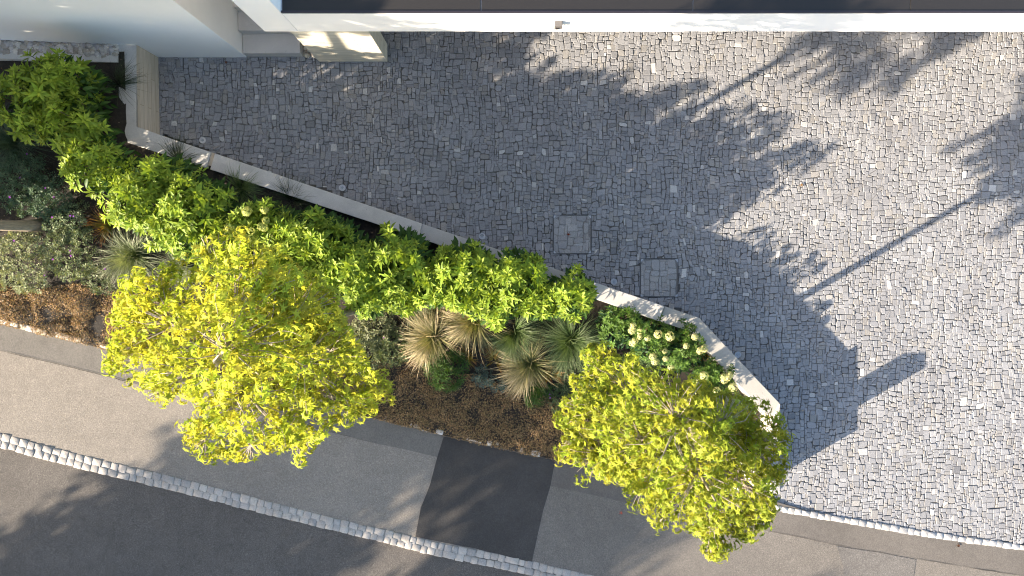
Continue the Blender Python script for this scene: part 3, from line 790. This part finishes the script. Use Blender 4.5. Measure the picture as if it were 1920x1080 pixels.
def grass(px, py, rpx, label, kind, n=420, lean=(0, 0), dirs=None):
    c = S(px, py, 0.25); base = Vector((c.x, c.y, zs(c.x) + 0.02)); r = rpx * (H - 0.4 - c.z) / FPX
    e = empty('fountain_grass', base, label, 'grass clump', 'fountain grasses in the bed')
    pal = {'grey': ([(0.13, 0.19, 0.085), (0.17, 0.22, 0.11), (0.10, 0.17, 0.04)], (0.30, 0.31, 0.2)),
           'dark': ([(0.06, 0.115, 0.03), (0.08, 0.15, 0.035), (0.10, 0.17, 0.05)], (0.17, 0.21, 0.10)),
           'blue': ([(0.05, 0.09, 0.05), (0.07, 0.12, 0.06)], (0.12, 0.17, 0.11)),
           'tan': ([(0.15, 0.19, 0.05), (0.20, 0.20, 0.08), (0.12, 0.16, 0.04)], (0.46, 0.36, 0.2)),
           'wisp': ([(0.03, 0.05, 0.02), (0.04, 0.065, 0.025)], (0.06, 0.075, 0.04)),
           'red': ([(0.24, 0.24, 0.03), (0.16, 0.20, 0.03), (0.30, 0.26, 0.04)], (0.30, 0.09, 0.03))}[kind]
    w = {'wisp': 0.0045, 'red': 0.009}.get(kind, 0.0055)
    V, F, C = blades(int(n * 1.4), base, 0.06, r * 1.35, (15, 85), lean, w, pal[0], {'red': 0.55, 'tan': 1.7}.get(kind, 1.1), 8, pal[1], 0.12, None if not dirs else dirs + list(range(0, 360, 60)))
    link('blades', np_mesh('blades', V, F, C), M_BLADE, e)
    if kind == 'tan':
        pv, pf, pc = [], [], []
        V, F, C = blades(230, base, 0.05, r * 1.6, (25, 80), (lean[0] * 1.6, lean[1] * 1.6), 0.0062, [(0.36, 0.31, 0.15), (0.45, 0.37, 0.22)], 1.8, 9, (0.70, 0.56, 0.38), 0.14, dirs)
        link('plumes', np_mesh('plumes', V, F, C), M_BLADE, e)
    return e
grass(243, 478, 62, 'round grey green fountain grass left of the golden tree', 'grey', 620)
grass(325, 500, 44, 'loose fountain grass half under the left golden tree', 'grey', 300)
grass(768, 572, 52, 'grass clump with spreading pale tips above the tan grass', 'grey', 380, (-0.1, -0.25))
grass(815, 632, 72, 'straw coloured fountain grass with pale plumes, the left one of the pair', 'tan', 700, (-0.12, -0.08), [95, 100, 128, 165, 190, 215, 228, 240, 248, 235])
grass(893, 602, 74, 'olive fountain grass with brown heart between the tan grass and shrubs', 'tan', 640, (-0.15, -0.05), [120, 150, 165, 180, 195, 205, 215, 225])
grass(965, 622, 58, 'dark green fountain grass in front of the low green shrub', 'dark', 760, (-0.05, -0.2))
grass(1072, 640, 66, 'large dark green fountain grass beside the right golden tree', 'dark', 900, (-0.1, -0.2))
grass(995, 682, 70, 'straw coloured fountain grass drooping towards the brown ground cover', 'tan', 700, (-0.1, -0.12), [165, 195, 215, 225, 240, 250, 258, 265, 250])
grass(12, 262, 66, 'bluish fountain grass at the left edge of the bed', 'blue', 560)
grass(205, 150, 50, 'dark wispy grass in the shade leaning over the wall by the house', 'wisp', 120, (0.25, 0))
grass(325, 300, 46, 'thin dark grass at the wall left of the first joint', 'wisp', 200, (0.1, 0.2))
grass(540, 372, 44, 'fine dark grass arching over the long wall', 'wisp', 240, (0.15, 0.35))
grass(440, 352, 44, 'low dark grass tuft in the shade below the long wall', 'dark', 240)
grass(190, 420, 34, 'yellow grass with red tips beside the purple flowered plants', 'red', 110, (-0.4, 0))
grass(1035, 706, 30, 'red and orange tipped grass left of the right golden tree', 'red', 80)
grass(872, 672, 24, 'small red tipped grass under the olive fountain grass', 'red', 60)
grass(928, 680, 26, 'small orange tipped grass left of the drooping straw grass', 'red', 60)
grass(1328, 668, 26, 'sparse brown green grass between the two cream flowered shrubs', 'red', 50)

# fans of narrow dark leaves
def narrow(px, py, rpx, h, label, n=60):
    c = S(px, py, h * 0.6); base = Vector((c.x, c.y, zs(c.x))); r = rpx * (H - c.z) / FPX
    e = empty('spurge_plant', base, label, 'plant')
    cen = []; dr = []; st = []
    for k in range(n):
        a = random.uniform(0, 6.283); q = math.sqrt(random.random()); p = base + Vector((math.cos(a) * q * r, math.sin(a) * q * r, h * (1 - 0.5 * q * q)))
        cen.append(p); dr.append(Vector((math.cos(a) * q, math.sin(a) * q, 0.7))); st.append([(base, 0.006), (base.lerp(p, 0.6) + Vector((0, 0, 0.06)), 0.005), (p, 0.003)])
    P, M, sc, C = rosettes(cen, dr, 16, 0.10, (0.06, 0.12, 0.026), (0.0, 1.0))
    T = [(x, y * 0.42, z) for x, y, z in LEAF_T]
    v, f, cc = scatter(T, LEAF_F, P, M, sc, C); link('foliage', np_mesh('foliage', v, f, cc), M_LEAF, e)
    sv, sf = tubes(st, 4); link('stems', np_mesh('stems', sv, sf), M_STEM, e)
narrow(835, 692, 42, 0.4, 'dark green plant with narrow fanned leaves below the straw grass')
narrow(1010, 742, 26, 0.3, 'small dark narrow leaved plant under the drooping straw grass', 26)

# low plants with small leaves and purple flowers
def low_plant(px, py, rpx, h, label, nfl, col=(0.105, 0.155, 0.07), name='cranesbill', dens=1.0, fl=(0.24, 0.06, 0.36)):
    c = S(px, py, h * 0.5); base = Vector((c.x, c.y, zs(c.x))); r = rpx * (H - c.z) / FPX
    e = empty(name, base, label, 'plant', 'small leaved plants in the bed')
    n = int(430 * dens * (r / 0.4) ** 2); cen, dr = [], []
    for k in range(n):
        a = random.uniform(0, 6.283); q = math.sqrt(random.random()); q *= 1 + 0.25 * noise.noise(Vector((math.cos(a) * 2, math.sin(a) * 2, px * 0.1)))
        x = math.cos(a) * q * r; y = math.sin(a) * q * r
        z = h * (0.45 + 0.5 * math.sqrt(max(0, 1 - min(1, q * q)))) + 0.11 * noise.noise(Vector((x * 7 + px, y * 7, 2.0))) - random.random() ** 2 * h * 0.5
        cen.append(base + Vector((x, y, max(0.04, z)))); dr.append((random.gauss(0, 0.5), random.gauss(0, 0.5), 1))
    P, M, sc, C = rosettes(cen, dr, 6, 0.042, col, (0.0, 0.8))
    v, f, cc = scatter(SMALL_T, SMALL_F, P, M, sc, C); link('foliage', np_mesh('foliage', v, f, cc), M_LEAF, e)
    T = [(0, 0, 0)] + [((1 if k % 2 else 0.55) * math.cos(k * R(36)), (1 if k % 2 else 0.55) * math.sin(k * R(36)), 0.15 if k % 2 else 0.05) for k in range(10)]
    Fq = [(0, 1 + k, 1 + (k + 1) % 10) for k in range(10)]
    for k in range((nfl + 1) // 2):
        a = random.uniform(0, 6.283); q = math.sqrt(random.random()); P = np.array([[base.x + math.cos(a) * q * r, base.y + math.sin(a) * q * r, base.z + h * (0.55 + 0.5 * math.sqrt(max(0, 1 - q * q))) + 0.03]])
        M = frames(np.array([[1.0, random.uniform(-1, 1), 0]]), np.array([[random.gauss(0, 0.3), random.gauss(0, 0.3), 1.0]]))
        v, f, cc = scatter(T, Fq, P, M, np.array([[random.uniform(0.014, 0.021)]]), vary(fl, 1)); link('flower', np_mesh('flower', v, f, cc), M_PETAL, e)
lows = [(40, 345, 62, 0.42, 'dense shaded cranesbill right of the bluish grass', 6, (0.07, 0.12, 0.07)),  # light painted into the leaves: shaded cranesbills darker, sunlit ones brighter
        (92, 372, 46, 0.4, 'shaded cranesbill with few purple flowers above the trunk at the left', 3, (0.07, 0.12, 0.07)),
        (125, 415, 42, 0.35, 'sunlit cranesbill with purple flowers left of the red tipped grass', 5, (0.15, 0.20, 0.11)),
        (130, 472, 52, 0.36, 'cranesbill with purple flowers left of the round grey green grass', 5, (0.16, 0.20, 0.10)),
        (40, 490, 62, 0.38, 'broad pale cranesbill in the sun at the left edge of the bed', 6, (0.22, 0.255, 0.14)),  # sun highlights painted in as a brighter leaf colour
        (190, 520, 34, 0.25, 'small thin cranesbill below the round grey green grass', 2, (0.11, 0.14, 0.07)),
        (700, 615, 42, 0.34, 'pale leaved plant right of the golden tree trunk', 2, (0.17, 0.19, 0.10)),
        (670, 660, 48, 0.34, 'pale leaved plant with purple dots at the right edge of the golden tree', 4, (0.16, 0.19, 0.09)),
        (735, 650, 40, 0.3, 'low mixed green plant left of the straw grass', 1, (0.11, 0.14, 0.06)),
        (685, 545, 34, 0.45, 'greyish small leaved plant above the bare soil by the trunk', 0, (0.14, 0.165, 0.10)),
        (1090, 690, 44, 0.3, 'cranesbill with bright purple flowers left of the right golden tree', 7, (0.10, 0.14, 0.065)),
        (1060, 745, 34, 0.25, 'cranesbill with purple flowers at the edge of the brown ground cover', 7, (0.09, 0.13, 0.055)),
        (1200, 690, 42, 0.32, 'small leaved plant under the top edge of the right golden tree', 3, (0.09, 0.14, 0.055)),
        (830, 560, 18, 0.3, 'small silver grey plant between the grasses and shrubs', 0, (0.22, 0.24, 0.21)),
        (905, 705, 20, 0.2, 'low blue grey plant above the brown ground cover', 0, (0.10, 0.14, 0.12)),
        (935, 722, 16, 0.2, 'tiny blue grey plant beside the drooping straw grass', 0, (0.10, 0.14, 0.12)),
        (1385, 765, 30, 0.3, 'small green plant in the gap before the diagonal wall end', 0, (0.08, 0.14, 0.04))]
for x, y, r, h, lab, nf, col in lows: low_plant(x, y, r, h, lab, nf, col)

# brown mossy ground cover
def sedum(poly, n, cols):
    xs = [p[0] for p in poly]; ys = [p[1] for p in poly]; pts = []
    while len(pts) < n:
        x = random.uniform(min(xs), max(xs)); y = random.uniform(min(ys), max(ys))
        if inside(poly, x, y):
            p = S(x, y); b = noise.fractal(Vector((p.x * 3.2, p.y * 3.2, 5.0)), 1.0, 2.0, 3)
            if random.random() < 0.35 - b * 0.5 and b < -0.12: continue
            pts.append((p.x, p.y, p.z + 0.065 + 0.06 * b + random.uniform(-0.015, 0.018)))
    P = np.array(pts); n = len(P)
    D = np.stack([rng.normal(0, 1, n), rng.normal(0, 1, n), rng.uniform(-0.2, 1.3, n)], 1)
    C = np.array([random.choice(cols) for _ in range(n)]) * rng.uniform(0.75, 1.2, (n, 1))
    return scatter(SMALL_T, SMALL_F, P, frames(D, rng.normal(0, 0.6, (n, 3)) + [0, 0, 1.0]), rng.uniform(0.011, 0.024, (n, 1)), C)
BR = [(0.34, 0.20, 0.09), (0.42, 0.26, 0.115), (0.26, 0.165, 0.08), (0.24, 0.20, 0.085), (0.48, 0.33, 0.17), (0.17, 0.11, 0.06)]
v1, f1, c1 = sedum([(-60, 505), (60, 545), (150, 530), (235, 545), (330, 560), (330, 690), (205, 655), (-60, 592)], 26000, BR)
v2, f2, c2 = sedum([(690, 680), (760, 655), (800, 700), (900, 700), (960, 730), (1050, 745), (1120, 800), (1180, 885), (1040, 862), (850, 820), (600, 758)], 40000, BR)
v3, f3, c3 = sedum([(330, 560), (690, 680), (600, 758), (330, 690)], 8000, BR)
o = link('ground_cover', np_mesh('ground_cover', np.concatenate([v1, v2, v3]), np.concatenate([f1, f2 + len(v1), f3 + len(v1) + len(v2)]), np.concatenate([c1, c2, c3])), M_BLADE)
tag(o, 'brown mossy ground cover along the pavement edge of the bed', kind='stuff')
# soil litter: dry leaves and chips
xs = []
while len(xs) < 2600:
    x = random.uniform(-20, 1440); y = random.uniform(100, 900)
    p = S(x, y)
    if inside([(q[0], q[1]) for q in bed], p.x, p.y): xs.append((p.x, p.y, p.z + 0.045 + random.uniform(-0.02, 0.03)))
P = np.array(xs); n = len(P); D = np.stack([rng.normal(0, 1, n), rng.normal(0, 1, n), rng.normal(0, 0.3, n)], 1)
v, f, c = scatter(SMALL_T, SMALL_F, P, frames(D), rng.uniform(0.012, 0.035, (n, 1)), np.array([random.choice([(0.09, 0.06, 0.035), (0.05, 0.035, 0.02), (0.2, 0.15, 0.1), (0.12, 0.07, 0.03)]) for _ in range(n)]))
o = link('leaf_litter', np_mesh('leaf_litter', v, f, c), M_BLADE); tag(o, 'dry brown litter on the dark soil', kind='stuff')

# ------------------------------------------------------------------ trees
def lobes_world(lobes, zoff=0.0):
    out = []
    for px, py, rp, z in lobes:
        p = U(px, py, z); out.append((p, rp * (H - z) / FPX))
    return out
def tree(name, base, lobes, label, cat, group, nclus, leaf, col, trunk_r, seed, per=7, droop=True, fork=None, squash=0.8, mat=None, tmpl=None, twigs=True, sprigs=0, shape=None):
    """trunk with limbs that reach into every lobe of the crown; leaves hang in rings from the twig ends"""
    random.seed(seed)
    e = empty(name, base, label, cat, group)
    cz = sum(l[0].z for l in lobes) / len(lobes); zlow = min(l[0].z - l[1] * squash for l in lobes)
    ztop = max(l[0].z for l in lobes)
    top = Vector((sum(l[0].x for l in lobes) / len(lobes), sum(l[0].y for l in lobes) / len(lobes), ztop))
    fz = fork or max(base.z + 1.0, zlow)
    def axis(z):
        t = max(0, (z - base.z) / (ztop - base.z)); b2 = Vector((base.x, base.y, z)); t2 = t ** 2.2
        return Vector((base.x + (top.x - base.x) * t2 + 0.03 * math.sin(z * 3), base.y + (top.y - base.y) * t2 + 0.03 * math.cos(z * 2.3), z))
    main = []
    for k in range(13):
        z = base.z - 0.05 + (ztop - base.z) * k / 12; t = k / 12
        main.append((axis(z), trunk_r * (1.28 if k == 0 else 1) * (1 - 0.86 * t)))
    limb_paths = [main]; twig_paths = []; tips = []
    wts = [l[1] ** 2 for l in lobes]; tot = sum(wts)
    for (c, r), w in zip(lobes, wts):
        z0 = min(max(fz, c.z - 0.9 * (c - axis(c.z)).length - 0.2), ztop - 0.3); s = axis(z0); d = c - s
        mid = s.lerp(c, 0.5) + Vector((random.gauss(0, 0.06), random.gauss(0, 0.06), 0.12))
        r0 = trunk_r * 0.42
        limb_paths.append([(s, r0), (s.lerp(mid, 0.5) + Vector((0, 0, 0.04)), r0 * 0.8), (mid, r0 * 0.6), (mid.lerp(c, 0.55), r0 * 0.42), (c, r0 * 0.25)])
        for k in range(max(3, int(nclus * w / tot))):
            v = Vector((random.gauss(0, 1), random.gauss(0, 1), random.gauss(0, 1))).normalized()
            q = random.random() ** 0.45
            lump = 1 + 0.30 * noise.noise(v * 1.7 + Vector((seed, c.x, c.y)))
            p = c + Vector((v.x * r, v.y * r, v.z * r * squash)) * q * lump
            if shape:
                q1, q2 = pix(p); nz = noise.noise_vector(Vector((q1 * 0.028, q2 * 0.028, seed)))
                if not inside(shape, q1 + nz.x * 42, q2 + nz.y * 42): continue
            tips.append((p, v))
            if k % 4 == 0 and twigs:
                a = mid.lerp(c, random.uniform(0.2, 1.0)); m = a.lerp(p, 0.55) + Vector((random.gauss(0, 0.04), random.gauss(0, 0.04), 0.05))
                twig_paths.append([(a, 0.007), (m, 0.005), (p, 0.0028)])
    tv, tf = tubes(limb_paths, 8); link('trunk', np_mesh('trunk', tv, tf, None, True), M_BARK, e)
    for k in range(sprigs):
        c, rr = random.choice(lobes); o2 = Vector((c.x - top.x, c.y - top.y, 0)); o2 = o2.normalized() if o2.length > 0.15 else Vector((random.gauss(0, 1), random.gauss(0, 1), 0)).normalized()
        v = (o2 + Vector((random.gauss(0, 0.6), random.gauss(0, 0.6), random.uniform(-0.45, 0.35)))).normalized()
        p = c + Vector((v.x * rr, v.y * rr, v.z * rr * squash)) * 0.7; path = [(c, 0.006), (p, 0.004)]; m = random.randint(3, 7); w = v.copy()
        for j in range(m):
            if shape and not inside(shape, *pix(p + w * 0.09)): break
            w = (w + Vector((random.gauss(0, 0.2), random.gauss(0, 0.2), random.gauss(-0.05, 0.15)))).normalized(); p = p + w * random.uniform(0.05, 0.085)
            tips.append((p.copy(), w.copy())); path.append((p.copy(), 0.003))
        twig_paths.append(path)
    if twig_paths:
        tv, tf = tubes(twig_paths, 4); link('twigs', np_mesh('twigs', tv, tf), M_TWIG, e)
    P, D, UP, sc, cc = [], [], [], [], []
    for p, v in tips:
        k0 = random.uniform(0, 6.28); tint = random.uniform(0.6, 1.22); yel = random.uniform(0.85, 1.15)
        m = random.randint(per - 2, per + 1)
        for k in range(m):
            a = k0 + k * 6.283 / m + random.gauss(0, 0.25); out = Vector((math.cos(a), math.sin(a), 0))
            dn = random.uniform(0.5, 2.6) if droop else random.uniform(-0.3, 0.5)
            dd = (out + Vector((0, 0, -dn)) + v * 0.3).normalized()
            P.append(p + out * leaf * random.uniform(0.15, 1.0) + Vector((0, 0, random.uniform(-0.05, 0.05)))); D.append(dd); UP.append(out * 0.9 + Vector((0, 0, 0.6)))
            sc.append(leaf * random.uniform(0.65, 1.2)); j = random.uniform(0.85, 1.15)
            cc.append((col[0] * tint * j * yel, col[1] * tint * j, col[2] * tint * j))
    P = np.array([p[:] for p in P]); M = frames(np.array([d[:] for d in D]), np.array([u[:] for u in UP]))
    T, F = tmpl or star_leaf()
    v, f, c = scatter(T, F, P, M, np.array(sc).reshape(-1, 1), np.clip(np.array(cc), 0.003, 0.9))
    link('crown', np_mesh('crown', v, f, c), mat or M_GOLD, e)
    return e
GOLD = (0.43, 0.475, 0.066)
b1 = S(662, 580); b1.z = zs(b1.x)
L1 = lobes_world([(425, 650, 125, 5.18), (470, 540, 100, 4.48), (330, 610, 85, 4.18), (440, 590, 110, 4.88), (555, 590, 85, 4.18), (395, 480, 55, 3.98), (280, 570, 55, 3.68),
                  (265, 660, 55, 3.68), (350, 700, 85, 4.28), (460, 740, 105, 4.38), (570, 680, 100, 4.28), (640, 660, 60, 3.58), (680, 725, 50, 3.28),
                  (605, 740, 60, 3.48), (530, 790, 62, 3.58), (420, 790, 60, 3.58), (385, 825, 36, 3.28), (470, 835, 34, 3.28), (560, 835, 32, 3.18), (540, 620, 80, 3.0), (500, 645, 80, 3.3), (585, 640, 60, 3.05), (520, 590, 65, 3.2), (230, 620, 24, 3.48), (225, 685, 22, 3.38), (300, 735, 28, 3.48)])
SH1 = [(192, 695), (205, 600), (232, 508), (318, 496), (330, 440), (400, 428), (470, 445), (545, 495), (605, 520), (640, 580), (655, 640), (728, 715), (735, 765), (655, 795), (610, 815), (562, 880), (525, 838), (452, 870), (368, 866), (336, 815), (318, 776), (280, 745)]
SH2 = [(1038, 790), (1072, 720), (1100, 648), (1150, 645), (1200, 688), (1290, 698), (1340, 735), (1400, 742), (1452, 755), (1488, 810), (1484, 880), (1458, 935), (1450, 985), (1396, 1025), (1340, 1058), (1296, 1010), (1236, 995), (1180, 955), (1165, 915), (1088, 895), (1036, 862), (1056, 828)]
tree('golden_tree', b1, L1, 'large golden leaved tree left of the brown ground cover, over the pavement', 'tree', 'golden leaved trees', 1150, 0.060, GOLD, 0.075, 101, sprigs=260, shape=SH1)
b2 = S(1212, 728); b2.z = zs(b2.x)
L2 = lobes_world([(1265, 780, 115, 4.3), (1180, 740, 80, 3.4), (1130, 695, 50, 2.9), (1100, 770, 60, 3.0), (1120, 850, 75, 3.0), (1200, 830, 100, 3.7), (1350, 800, 85, 3.4),
                  (1420, 820, 62, 3.1), (1290, 880, 110, 3.7), (1380, 900, 80, 3.2), (1440, 890, 45, 2.9), (1210, 900, 62, 3.0), (1250, 955, 44, 2.8), (1330, 960, 60, 2.9),
                  (1325, 995, 36, 2.6), (1395, 980, 34, 2.5), (1330, 1020, 20, 2.6), (1420, 940, 38, 2.7), (1075, 835, 32, 2.7), (1300, 800, 75, 2.35), (1235, 775, 65, 2.35), (1270, 840, 70, 2.5), (1340, 830, 60, 2.5)])
tree('golden_tree', b2, L2, 'golden leaved tree standing at the right end of the bed, over the wall end', 'tree', 'golden leaved trees', 1600, 0.058, (0.315, 0.365, 0.048), 0.07, 102, sprigs=230, shape=SH2)
b3 = S(78, 423); b3.z = zs(b3.x)
L3 = [(Vector((b3.x + dx, b3.y + dy - 0.3, z)), r) for dx, dy, z, r in [(-0.1, 0, 4.6, 0.7), (-0.5, 0.5, 3.9, 0.6), (-0.6, -0.5, 3.8, 0.6), (0.05, 0.55, 4.1, 0.55), (0.0, -0.6, 4.2, 0.5), (0.15, 0.1, 4.9, 0.6), (-0.5, 0, 5.2, 0.5), (-0.9, 0.1, 3.6, 0.5), (-0.7, 0.9, 3.6, 0.5), (0.2, 0.5, 4.7, 0.5), (0.1, -0.75, 4.4, 0.5), (0.0, -0.95, 4.8, 0.45), (-0.2, -1.0, 4.15, 0.45)]]
tree('golden_tree', b3, L3, 'tree at the left edge of the photo showing only its bare trunk', 'tree', 'golden leaved trees', 1250, 0.09, GOLD, 0.085, 103)

# trees and hedge outside the frame that shade the street and the house front
OVAL = ([(0, 0, 0), (0.5, 0.35, 0.05), (1, 0, 0), (0.5, -0.35, 0.05)], [(0, 3, 1), (1, 3, 2)])
N2 = Vector((-SH.y, SH.x, 0))
def street_tree(s, n, zt, rad, label, seed):
    c = SH * s + N2 * n; z0 = zs(c.x); base = Vector((c.x, c.y, z0)); rr = random.Random(seed); L = []
    for k in range(16):
        a = rr.uniform(0, 6.28); q = rr.uniform(0.2, 0.8) * rad; z = rr.uniform(z0 + 1.1, zt - 0.7)
        L.append((base + Vector((math.cos(a) * q, math.sin(a) * q, z - z0)), rr.uniform(0.6, 0.95)))
    L.append((base + Vector((0, 0, zt - 0.7 - z0)), 0.8))
    tree('street_tree', base, L, label, 'tree', 'trees across the street', 2300, 0.22, (0.07, 0.11, 0.03), 0.14, seed, 6, False, None, 0.9, M_LEAF, OVAL, False)
street_tree(-15.6, -1.45, 5.4, 1.85, 'dark green street tree across the road, nearest the house side', 201)
street_tree(-15.3, -4.3, 5.5, 1.85, 'dark green street tree across the road, middle of three', 202)
street_tree(-15.6, -7.2, 5.6, 1.7, 'dark green street tree across the road, farthest from the house', 203)
def hedge(x, y0, y1, h):
    n = 26000; e = empty('tall_hedge', (x, (y0 + y1) / 2, zs(x)), 'tall clipped hedge beyond the left edge of the photo', 'hedge')
    P = np.stack([rng.uniform(x - 0.6, x + 0.6, n), rng.uniform(y0, y1, n), zs(x) + h * rng.uniform(0, 1, n)], 1)
    P[:, 2] += 0.25 * np.sin(P[:, 1] * 3) * (P[:, 2] - zs(x)) / h
    D = rng.normal(0, 1, (n, 3)); v, f, c = scatter(OVAL[0], OVAL[1], P, frames(D, rng.normal(0, 1, (n, 3))), rng.uniform(0.12, 0.24, (n, 1)), vary((0.06, 0.10, 0.025), n))
    link('foliage', np_mesh('foliage', v, f, c), M_LEAF, e)
    st = [[(Vector((x, y0 + (y1 - y0) * k / 8, zs(x) - 0.05)), 0.05), (Vector((x + 0.05, y0 + (y1 - y0) * k / 8, zs(x) + h * 0.8)), 0.02)] for k in range(9)]
    sv, sf = tubes(st, 6); link('stems', np_mesh('stems', sv, sf), M_STEM, e)
hedge(-10.9, -1.25, 4.8, 5.3)

# ------------------------------------------------------------------ fallen leaves on the paving
T, F = star_leaf(0.25)
for px, py, col, lab in [(1065, 441, (0.22, 0.05, 0.03), 'curled red brown leaf on the paving right of the left square cover'),
                         (1500, 346, (0.45, 0.24, 0.08), 'orange leaf in the sunlit paving near the shade edge'),
                         (1166, 960, (0.45, 0.12, 0.09), 'tiny reddish leaf on the shaded pavement below the right tree'),
                         (426, 116, (0.16, 0.07, 0.04), 'brown leaf on the shaded paving at the foot of the house'),
                         (1796, 1024, (0.16, 0.06, 0.03), 'dark brown leaf on the pavement at the lower right')]:
    p = S(px, py) if py > 900 else U(px, py, 0.0)
    v, f, c = scatter(T, F, np.array([[p.x, p.y, p.z + 0.022]]), frames(np.array([[random.gauss(0, 1), random.gauss(0, 1), 0.1]])), np.array([[0.045]]), np.array([col]))
    o = link('fallen_leaf', np_mesh('fallen_leaf', v, f, c), M_PETAL); tag(o, lab, 'leaf', 'fallen leaves')
